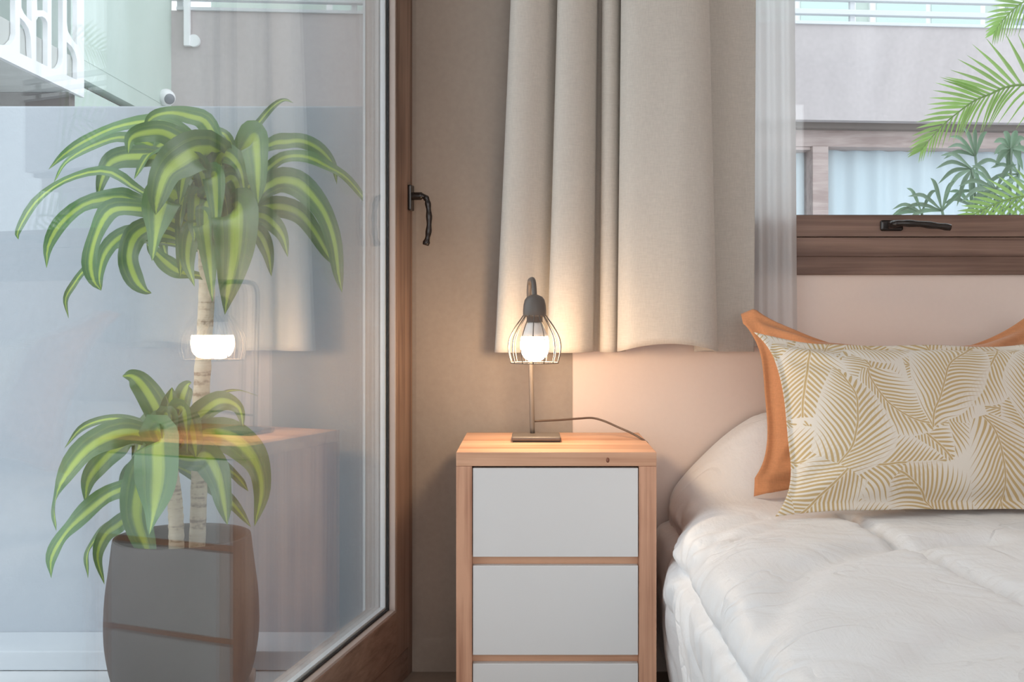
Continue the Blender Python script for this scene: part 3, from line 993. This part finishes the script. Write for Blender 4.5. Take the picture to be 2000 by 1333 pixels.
PXM = YP / F      # metres per measured pixel at the plant
CROWN = [  # (points x, y, depth offset), width, k
    ([(400, 440, 0), (384, 300, .02), (352, 252, .03), (300, 235, .04), (230, 246, .05), (168, 274, .05), (125, 302, .05), (95, 331, .05)], 32, .55),
    ([(395, 450, 0), (330, 310, .06), (250, 268, .09), (185, 282, .1), (130, 315, .1), (105, 357, .1)], 26, .45),
    ([(395, 455, 0), (330, 400, -.04), (271, 370, -.07), (209, 333, -.08), (134, 348, -.1), (72, 391, -.1), (36, 449, -.1), (36, 468, -.1)], 27, .5),
    ([(395, 440, .03), (330, 320, .06), (259, 306, .08), (216, 316, .09), (200, 348, .09), (190, 390, .09)], 44, .8),
    ([(395, 465, 0), (330, 410, -.02), (264, 392, -.04), (230, 385, -.05), (168, 396, -.05), (120, 434, -.06), (94, 480, -.06), (91, 524, -.06)], 44, .7),
    ([(395, 470, -.02), (320, 420, -.08), (252, 405, -.12), (212, 412, -.14), (187, 456, -.15), (175, 508, -.15), (182, 548, -.15), (198, 568, -.14)], 46, .8),
    ([(398, 480, 0), (320, 460, .0), (248, 456, .0), (206, 490, .0), (193, 540, .0), (198, 566, .0)], 36, .6),
    ([(398, 490, .02), (290, 470, .06), (220, 485, .07), (166, 526, .07), (144, 555, .07), (128, 585, .07), (134, 622, .07)], 20, .6),
    ([(398, 480, -.02), (320, 442, -.05), (268, 455, -.06), (250, 500, -.06), (262, 544, -.06), (282, 568, -.06), (296, 573, -.05)], 48, .85),
    ([(398, 540, -.015), (350, 530, -.04), (322, 512, -.05), (300, 490, -.06), (286, 476, -.06)], 34, .75),
    ([(408, 440, .06), (430, 350, .06), (424, 306, .0), (386, 296, -.1), (348, 314, -.18), (322, 340, -.21), (308, 385, -.22), (304, 420, -.22)], 82, .9),
    ([(400, 460, .02), (366, 410, -.03), (330, 378, -.1), (312, 402, -.15), (303, 455, -.16), (297, 510, -.16)], 74, .95),
    ([(415, 470, .02), (440, 420, -.02), (456, 402, -.1), (460, 430, -.17), (458, 490, -.2), (449, 550, -.21), (439, 615, -.2)], 86, .95),
    ([(415, 440, .06), (448, 340, .07), (484, 280, .03), (494, 270, -.06), (500, 306, -.12), (503, 355, -.14), (504, 398, -.145)], 66, .95),
    ([(415, 440, .02), (455, 340, .05), (487, 267, .06), (510, 234, .06), (534, 207, .06), (555, 195, .06), (573, 201, .06)], 15, .6),
    ([(415, 440, .02), (465, 320, .05), (528, 281, .06), (560, 276, .06), (590, 275, .06), (624, 291, .06), (650, 321, .06), (658, 360, .06)], 36, .65),
    ([(415, 450, .0), (470, 380, -.02), (531, 322, -.04), (562, 305, -.05), (602, 306, -.06), (642, 325, -.06), (675, 345, -.06), (708, 384, -.06), (740, 432, -.06)], 28, .6),
    ([(412, 470, .0), (470, 410, -.04), (530, 358, -.07), (570, 354, -.08), (600, 374, -.09), (632, 415, -.1), (652, 470, -.1), (661, 537, -.1), (668, 572, -.1)], 50, .75),
    ([(412, 475, .0), (470, 425, .02), (530, 404, .03), (579, 414, .03), (612, 450, .03), (639, 495, .03), (655, 520, .03)], 42, .7),
    ([(412, 480, -.02), (470, 425, -.06), (510, 420, -.08), (535, 438, -.09), (553, 464, -.09), (562, 502, -.09)], 38, .8),
    ([(410, 430, .0), (430, 320, .0), (405, 243, .0), (369, 225, .0), (330, 219, -.01), (296, 230, -.02), (279, 258, -.02)], 38, .6),
    ([(405, 440, -.01), (384, 310, -.04), (330, 262, -.07), (288, 258, -.09), (256, 270, -.1), (250, 300, -.1)], 44, .6),
    ([(402, 470, -.03), (398, 430, -.09), (402, 440, -.12), (408, 500, -.13), (415, 590, -.13)], 48, .95),
    ([(402, 460, .02), (380, 380, .05), (360, 330, .07), (352, 350, .09), (345, 420, .1)], 44, .8),
    ([(410, 470, .03), (440, 380, .06), (480, 350, .09), (520, 380, .1), (540, 450, .11)], 42, .8),
    ([(408, 450, -.02), (395, 350, -.05), (378, 318, -.08), (360, 340, -.1), (350, 400, -.11)], 50, .85),
    ([(408, 450, .0), (420, 330, .0), (440, 300, -.02), (470, 330, -.04), (480, 400, -.05)], 46, .85),
    ([(404, 470, .0), (360, 420, .02), (330, 430, .04), (318, 470, .05), (330, 520, .05)], 38, .8),
    ([(410, 480, .01), (450, 440, .02), (500, 450, .03), (522, 490, .03), (530, 540, .03)], 40, .8),
    ([(404, 490, -.02), (386, 450, -.08), (372, 460, -.1), (366, 510, -.11), (380, 560, -.11)], 40, .9),
    ([(412, 440, .01), (470, 360, .03), (560, 345, .04), (585, 370, .05), (590, 405, .05)], 30, .7),
    ([(404, 440, .02), (360, 300, .04), (330, 275, .06), (290, 300, .07), (262, 350, .08)], 40, .7),
    ([(408, 430, .01), (400, 330, .02), (412, 262, .03), (440, 262, .05), (462, 310, .06)], 42, .85),
]
LOWER = [
    ([(328, 880, 0), (316, 830, .0), (300, 786, .0), (276, 750, .0), (257, 735, .0), (239, 735, .0)], 50, .9),
    ([(332, 880, 0), (344, 835, .02), (353, 786, .03), (364, 754, .04), (374, 748, .04)], 44, .9),
    ([(328, 880, .01), (324, 838, .01), (332, 790, .01), (336, 757, .01)], 44, .9),
    ([(332, 880, 0), (358, 843, -.01), (391, 808, -.02), (430, 784, -.03), (465, 797, -.03), (475, 836, -.03)], 46, .7),
    ([(332, 870, .02), (380, 810, .05), (430, 770, .07), (467, 763, .08), (505, 774, .08)], 9, .6),
    ([(326, 880, .01), (300, 842, .02), (258, 824, .03), (212, 818, .03), (160, 836, .03), (126, 876, .03)], 24, .55),
    ([(326, 885, 0), (280, 850, -.03), (232, 846, -.06), (168, 876, -.09), (118, 940, -.1), (104, 993, -.1), (110, 1038, -.1)], 56, .8),
    ([(326, 890, 0), (270, 854, .0), (232, 870, .0), (195, 906, .0), (172, 940, .0), (166, 984, .0)], 48, .75),
    ([(326, 890, -.01), (312, 850, -.08), (305, 862, -.13), (306, 924, -.16), (298, 993, -.17), (291, 1045, -.17)], 92, .97),
    ([(326, 900, -.01), (290, 900, -.06), (274, 950, -.09), (268, 1010, -.1), (286, 1070, -.1), (303, 1103, -.1)], 66, .92),
    ([(326, 905, 0), (253, 948, -.02), (205, 969, -.03), (150, 1015, -.04), (120, 1050, -.04), (99, 1092, -.04), (100, 1130, -.04)], 48, .75),
    ([(326, 910, 0), (270, 990, .02), (232, 1024, .03), (205, 1046, .03), (191, 1088, .03), (204, 1142, .03)], 34, .8),
    ([(326, 910, .02), (260, 1000, .05), (198, 1041, .06), (170, 1080, .06), (172, 1130, .06)], 28, .8),
    ([(332, 890, 0), (370, 895, -.04), (402, 893, -.07), (424, 930, -.08), (436, 980, -.08), (444, 1026, -.08)], 60, .92),
    ([(334, 880, 0), (385, 850, -.02), (433, 848, -.04), (474, 869, -.05), (504, 910, -.05), (512, 962, -.05), (497, 1028, -.05)], 66, .85),
    ([(334, 900, .02), (400, 900, .05), (455, 926, .07), (485, 960, .08)], 34, .8),
    ([(334, 905, .02), (400, 940, .05), (455, 985, .06), (490, 1030, .06)], 30, .7),
    ([(328, 900, .03), (290, 905, .06), (255, 920, .08), (230, 960, .09)], 40, .8),
    ([(330, 890, .02), (350, 860, .05), (400, 850, .08), (430, 880, .09)], 36, .8),
]
rl_ = random.Random(11)
for (hx_, hy_, r_, n_, dr_) in ((404, 470, 62, 16, 110), (330, 890, 44, 9, 90)):
    for i in range(n_):       # the packed inner leaves of each head
        a = rl_.uniform(-math.pi, math.pi)
        r = r_ * rl_.uniform(0.5, 1.15)
        x1, d1 = hx_ + r * math.cos(a), 0.09 * math.sin(a)
        lift = rl_.uniform(40, 130) * r_ / 62
        CROWN.append(([(hx_, hy_, 0), (hx_ + 0.45 * (x1 - hx_), hy_ - lift * 0.8, d1 * 0.5), (x1, hy_ - lift, d1), (x1 + 0.35 * (x1 - hx_), hy_ - lift + dr_ * 0.5, d1 * 1.3), (x1 + 0.45 * (x1 - hx_), hy_ - lift + dr_ * rl_.uniform(0.8, 1.15), d1 * 1.35)], rl_.uniform(36, 50), 0.85))
for pts, w, k in CROWN + LOWER:
    ribbon('leaf', [W(x, y, YP + d) for x, y, d in pts], w * 1.1 * PXM, pl, M['leaf'], k, 22, 0.45, 0.10, 2.9, 0.75, 0.09)

# ------------------------------------------------------------------ neighbouring buildings
# street house across the courtyard: turned a little to the window
FA = R(4.6)
fx0, fy0_ = -2.68, 7.95
fdx, fdy = math.cos(FA), math.sin(FA)


def Q(a, b, z):
    """facade frame: a metres along the wall, b metres behind its face"""
    return V((fx0 + fdx * a - fdy * b, fy0_ + fdy * a + fdx * b, ZC + z))


def qbox(name, lst, mat, parent, bevel=0.0):
    bm = bmesh.new()
    for a0, a1, b0, b1, z0, z1 in lst:
        hexa(bm, [Q(a0, b0, z0), Q(a1, b0, z0), Q(a1, b1, z0), Q(a0, b1, z0), Q(a0, b0, z1), Q(a1, b0, z1), Q(a1, b1, z1), Q(a0, b1, z1)], bevel)
    return from_bm(name, bm, mat, parent)


bd = thing('apartment_building', 'grey concrete building with glazed balcony across the courtyard', 'building', (0, 8.3, GZ))
AL = 10.5
ztop, zbot = 2.245, 1.505
qbox('balcony_parapet', [(0, AL, 0, 0.18, zbot, ztop)], M['concrete'], bd)
qbox('slab', [(0, AL, 0.18, 2.6, zbot + 0.25, zbot + 0.45)], M['concrete'], bd)
qbox('ledge', [(0.06, AL, -0.02, 0.2, ztop, ztop + 0.025)], M['rail'], bd, 0.004)
qbox('shadow_gap', [(0, AL, 0.10, 0.30, zbot - 0.045, zbot + 0.02)], M['shade'], bd)
qbox('lower_wall', [(0, AL, 0.45, 0.65, -1.03, zbot + 0.25)], M['concrete'], bd)
rl = qbox('rail', [(0.0, AL, -0.03, 0.03, ztop + 0.075, ztop + 0.115)], M['rail'], bd, 0.005)
qbox('rail', [(0.0, AL, -0.03, 0.03, ztop + 0.185, ztop + 0.235)], M['rail'], bd, 0.005)
for k in range(9):
    qbox('rail_post', [(0.06 + k * 1.28, 0.10 + k * 1.28, 0.0, 0.04, ztop + 0.02, ztop + 0.9)], M['rail'], bd, 0.003)
qbox('wall_bracket', [(0.12, 0.165, -0.05, -0.01, ztop - 0.27, ztop + 0.9)], M['white'], bd, 0.004)
c0 = Q(0.19, -0.006, ztop - 0.228)
bv, bf = tube_data([c0, c0 + V((fdy, -fdx, 0)) * 0.03], 0.045, 20)
mesh('bracket_plate', bv, bf, M['white'], bd, False)
# upper floor behind the balcony
qbox('upper_wall', [(-0.2, AL, 2.4, 2.6, zbot + 0.45, 5.5)], M['green'], bd)
for k in range(7):
    a = 0.9 + k * 1.35
    f = qbox('window', [(a, a + 1.2, 2.36, 2.41, ztop - 0.1, ztop + 2.0)], M['white'], bd)
    f2 = qbox('pane', [(a + 0.06, a + 0.57, 2.34, 2.36, ztop - 0.05, ztop + 1.95), (a + 0.63, a + 1.14, 2.34, 2.36, ztop - 0.05, ztop + 1.95)], M['greyglass'] if k in (1, 5) else M['greenglass'], None)
    f2.parent = f
# ground floor windows with drawn drapes
wz1 = zbot - 0.04
ax = lambda px: (px - PX) / F * 8.45 / fdx + 2.68
A0, A1, A2, A3 = ax(1480), ax(1598), ax(1630), ax(2120)
fw = qbox('window_frame', [(A0, AL, 0.20, 0.45, wz1 - 0.135, wz1), (A1, A2, 0.18, 0.45, -1.03, wz1 - 0.135), (A0 - 0.2, A0, 0.2, 0.45, -1.03, wz1), (A3, A3 + 0.13, 0.18, 0.45, -1.03, wz1 - 0.135)], M['lilacwood'], bd, 0.006)
qbox('window_head', [(A0, A1, 0.22, 0.45, wz1 - 0.16, wz1 - 0.09)], M['lilacwood'], bd, 0.004)


def drape(a0, a1, seed):
    vs, fs = [], []
    n = int((a1 - a0) * 60)
    for i in range(n + 1):
        a = a0 + (a1 - a0) * i / n
        b = 0.395 + 0.020 * math.sin(a * 34 + seed) + 0.012 * math.sin(a * 13 + seed * 2)
        for z in (-1.0, wz1 - 0.10):
            vs.append(Q(a, b, z))
    for i in range(n):
        fs.append((2 * i, 2 * i + 2, 2 * i + 3, 2 * i + 1))
    mesh('drapes', vs, fs, M['drape'], bd, True)
    qbox('pane', [(a0, a1, 0.335, 0.343, -1.0, wz1 - 0.13)], M['glass'], bd)


drape(A0, A1, 1.0)
drape(A2, A3, 4.0)

# pale green side wall of the neighbour
GX = -2.66
ge = thing('wall_green', 'pale green side wall beyond the garden wall', '', (GX, 7, GZ), kind='structure')
box('wall_face', GX - 0.2, GX, 5.80, 7.96, ZC + 1.395, 5.6, M['green'], ge)
box('wall_foot', GX - 0.2, GX - 0.004, 5.80, 7.96, GZ, ZC + 1.345, M['green'], ge)
box('groove', GX - 0.2, GX - 0.09, 5.80, 7.96, ZC + 1.345, ZC + 1.395, M['shade'], ge)
box('ridge', GX, GX + 0.0025, 5.82, 7.95, ZC + 1.51, ZC + 1.517, M['green'], ge)

# balcony with the pierced white screen
XPN = -2.40
by = lambda px: XPN * F / (px - PX)
zy = lambda px, py: (PY - py) / F * by(px)
bal = thing('balcony', 'balcony with a white screen pierced by rounded slots', 'balcony', (XPN, 5.2, ZC + 1.1))
Y_END, Y_NEAR, ZB = by(160), 3.6, 1.155


def hole(pts, rnd=True):
    """outline in (y, z) of the screen's plane"""
    return [(by(x), zy(x, y)) for x, y in pts]


holes = [
    [(-20, -60), (24, -60), (25, 66), (22, 78), (14, 87), (4, 89), (-20, 84)],
    [(36, -60), (57, -60), (57, 42), (50, 36), (42, 26), (37, 15)],
    [(34, 34), (43, 43), (51, 56), (55, 72), (57, 115), (34, 104)],
    [(66, 40), (70, 33), (78, 32), (84, 36), (88, 44), (88, 130), (66, 119)],
    [(68, 20), (66, -60), (88, -60), (88, 26), (80, 20)],
    [(96, -60), (118, -60), (118, 112), (116, 124), (111, 132), (104, 135), (96, 134)],
    [(126, -60), (140, -60), (144, -14), (146, 10), (146, 88), (136, 76), (128, 60), (126, 45)],
    [(126, 82), (135, 90), (142, 102), (146, 118), (146, 156), (126, 147)],
]
cu = bpy.data.curves.new('screen', 'CURVE')
cu.dimensions = '2D'
cu.fill_mode = 'BOTH'
cu.extrude = 0.012


def add_poly(pts):
    sp = cu.splines.new('POLY')
    sp.points.add(len(pts) - 1)
    for p, (a, b) in zip(sp.points, pts):
        p.co = (a, b, 0, 1)
    sp.use_cyclic_u = True


add_poly([(Y_NEAR, ZB), (Y_END, ZB), (Y_END, 2.75), (Y_NEAR, 2.75)])
for h in holes:
    q = hole(h)
    add_poly([(a, min(b, 2.62)) for a, b in q])
for k in range(3):        # the pattern runs on towards the near end
    a = 4.62 - 0.3 * k
    add_poly([(a, 1.45), (a - 0.11, 1.45), (a - 0.11, 2.6), (a, 2.6)])
    add_poly([(a - 0.15, 1.35), (a - 0.26, 1.35), (a - 0.26, 2.6), (a - 0.15, 2.6)])
tmp = bpy.data.objects.new('screen_tmp', cu)
COL.objects.link(tmp)
me = bpy.data.meshes.new_from_object(tmp.evaluated_get(bpy.context.evaluated_depsgraph_get()))
bpy.data.objects.remove(tmp)
me.name = 'screen'
for v in me.vertices:
    a, b, c = v.co
    v.co = (XPN + c, a, ZC + b)
me.materials.clear()
me.materials.append(M['white'])
link(bpy.data.objects.new('screen', me), bal)
box('slab', -5.2, XPN - 0.015, Y_NEAR, Y_END - 0.01, ZC + ZB + 0.012, ZC + ZB + 0.2, M['soffit'], bal)
box('support_wall', -5.2, XPN - 0.03, Y_END - 0.09, Y_END - 0.02, GZ, ZC + ZB + 0.01, M['shade'], bal)
box('back_wall', -4.4, -4.2, Y_NEAR, Y_END - 0.02, ZC + ZB + 0.2, ZC + 3.6, M['greyglass'], bal)
box('end_wall', -4.2, XPN - 0.05, Y_END - 0.1, Y_END - 0.02, ZC + ZB + 0.2, ZC + 3.0, M['green'], bal)
box('shading_slab', -5.2, XPN - 0.015, Y_NEAR, Y_END - 0.01, ZC + 2.80, ZC + 2.95, M['soffit'], bal)  # unseen slab added to keep sky light off the balcony behind the screen
for k in range(5):
    box('shutter_slat', -4.19, -4.15, 4.6, 5.3, ZC + 1.9 + k * 0.12, ZC + 1.97 + k * 0.12, M['white'], bal)

# dome security camera at the corner of the green wall
sc_c = W(328, 192, 7.74)
sc_ = thing('security_camera', 'small white dome security camera above the garden wall', 'camera', (sc_c.x, sc_c.y, sc_c.z - 0.05))
ax_ = V((0.55, -0.62, -0.30)).normalized()
s0 = sc_c - ax_ * 0.03
bt, ft = tube_data([s0 - ax_ * 0.045, s0 - ax_ * 0.03, s0 - ax_ * 0.004, s0 + ax_ * 0.026, s0 + ax_ * 0.046, s0 + ax_ * 0.058], [0.040, 0.056, 0.062, 0.058, 0.048, 0.038], 28)
mesh('housing', bt, ft, M['white'], sc_, True)
bt, ft = tube_data([s0 + ax_ * 0.054, s0 + ax_ * 0.068, s0 + ax_ * 0.074], [0.039, 0.036, 0.024], 24)
mesh('lens', bt, ft, M['lens'], sc_, True)
bt, ft = tube_data([(GX, s0.y + 0.02, s0.z + 0.01), (s0.x - 0.01, s0.y + 0.01, s0.z)], [0.05, 0.05], 20)
mesh('mount', bt, ft, M['white'], sc_, True)

# ------------------------------------------------------------------ palms outside the window
YF = 3.55
pa = thing('areca_palm', 'bright green feather palm arching in from beside the window outside', 'palm', (2.05, 3.7, GZ))
lathe('pot', [(0.15, GZ), (0.17, GZ + 0.02), (0.20, GZ + 0.34), (0.19, GZ + 0.36), (0.17, GZ + 0.33)], (2.05, 3.7, 0), M['pot'], pa, 32)


def frond(rach, up_len, dn_len, n, dep, k_up=1.0, root=(2.05, 3.7, GZ + 0.3), spread=0.9):
    pts = [W(x, y, YF + d) for x, y, d in rach]
    full = [V(root), V(root).lerp(pts[0], 0.5) + V((0.0, 0.0, 0.22))] + pts
    path = spline(full, 60)
    fr = tube('frond', path, [0.006 - 0.0048 * i / 60 for i in range(61)], M['palm'], pa, 6)
    leafy = [V(p) for p in spline(pts, 80)]
    for i in range(n):
        t = (i + 0.5) / n
        a = leafy[int(t * 79)]
        T = (leafy[min(int(t * 79) + 1, 80)] - leafy[max(int(t * 79) - 1, 0)]).normalized()
        side = V((0, -1, 0)).cross(T).normalized()
        if side.z < 0:
            side = -side
        for sgn, L in ((1, up_len), (-1, dn_len)):
            ln = L * (1 - 0.72 * t ** 1.6) * random.uniform(0.92, 1.06)
            ang = spread * (1 - 0.55 * t)
            dr = (T * math.cos(ang) + side * sgn * math.sin(ang) + V((0, (-0.25 if sgn > 0 else 0.25), 0))).normalized()
            e1 = a + dr * ln * 0.5 + V((0, 0, -0.01 * ln))
            e2 = a + dr * ln + V((0, 0, (-0.06 if sgn > 0 else -0.25) * ln))
            lf = ribbon('leaflet', [a, e1, e2], (0.014 + 0.005 * (1 - t)) * (1.0 if sgn > 0 else 0.55), None, M['palm'], 0.8, 6, 0.5, 0.15, 1.7)
            lf.parent = fr
    return fr


frond([(2060, 175, 0), (2000, 166, 0), (1963, 171, 0), (1934, 184, 0), (1905, 196, 0), (1880, 213, 0), (1842, 244, 0), (1815, 274, 0), (1797, 296, 0)], 0.225, 0.14, 25, 0)
frond([(2080, -40, .1), (2030, -14, .1), (1990, 10, .1), (1960, 38, .1), (1940, 66, .1)], 0.15, 0.12, 16, 0)
frond([(2120, 400, -.15), (2050, 384, -.15), (1990, 385, -.15), (1940, 400, -.15), (1895, 424, -.15), (1850, 460, -.15)], 0.15, 0.13, 20, 0)
frond([(2120, 440, -.05), (2040, 425, -.05), (1960, 430, -.05), (1880, 445, -.05), (1810, 480, -.05)], 0.12, 0.10, 18, 0)

fp = thing('lady_palm', 'dark green fan leaved palm standing low behind the feather palm', 'palm', (1.72, 4.05, GZ))
lathe('pot', [(0.14, GZ), (0.16, GZ + 0.02), (0.18, GZ + 0.3), (0.17, GZ + 0.32), (0.15, GZ + 0.29)], (1.72, 4.05, 0), M['pot'], fp, 32)
YL = 4.05


def fan(cx, cy, d, dirs, ln, w):
    c = W(cx, cy, YL + d)
    root = V((1.72 + random.uniform(-.08, .08), 4.05 + random.uniform(-.06, .06), GZ + 0.27))
    st = tube('stem', spline([root, root.lerp(c, 0.55) + V((0, 0, 0.03)), c], 14), 0.005, M['fan'], fp, 6)
    for a in dirs:
        L = ln * 0.8 * random.uniform(0.85, 1.1)
        dr = V((math.cos(R(a)), random.uniform(-0.25, 0.1), math.sin(R(a)))).normalized()
        lf = ribbon('leaf', [c, c + dr * L * 0.55 + V((0, 0, 0.012)), c + dr * L + V((0, 0, -0.18 * L))], w * 0.72, None, M['fan'], 0.75, 8, 0.35, 0.2, 3.2)
        lf.parent = st


fan(1975, 290, .0, (40, 75, 110, 150, 190, 225, 260, 300, 340), 0.10, 0.036)
fan(1898, 330, .0, (150, 170, 195, 215, 240, 265, 290, 320, 20), 0.17, 0.026)
fan(1905, 305, .1, (70, 95, 115, 135, 155, 175), 0.17, 0.026)
fan(1945, 370, -.05, (20, 60, 130, 165, 190, 210, 240, 330), 0.18, 0.028)
fan(1990, 340, .05, (90, 130, 160, 195, 230), 0.18, 0.026)
fan(1840, 412, .0, (40, 75, 110, 150, 172, 190), 0.20, 0.026)
fan(1800, 415, .0, (165, 178, 190, 120, 60), 0.16, 0.022)
fan(1900, 405, .05, (30, 60, 100, 140, 165), 0.18, 0.026)
fan(1960, 415, .05, (45, 80, 120, 150), 0.18, 0.026)
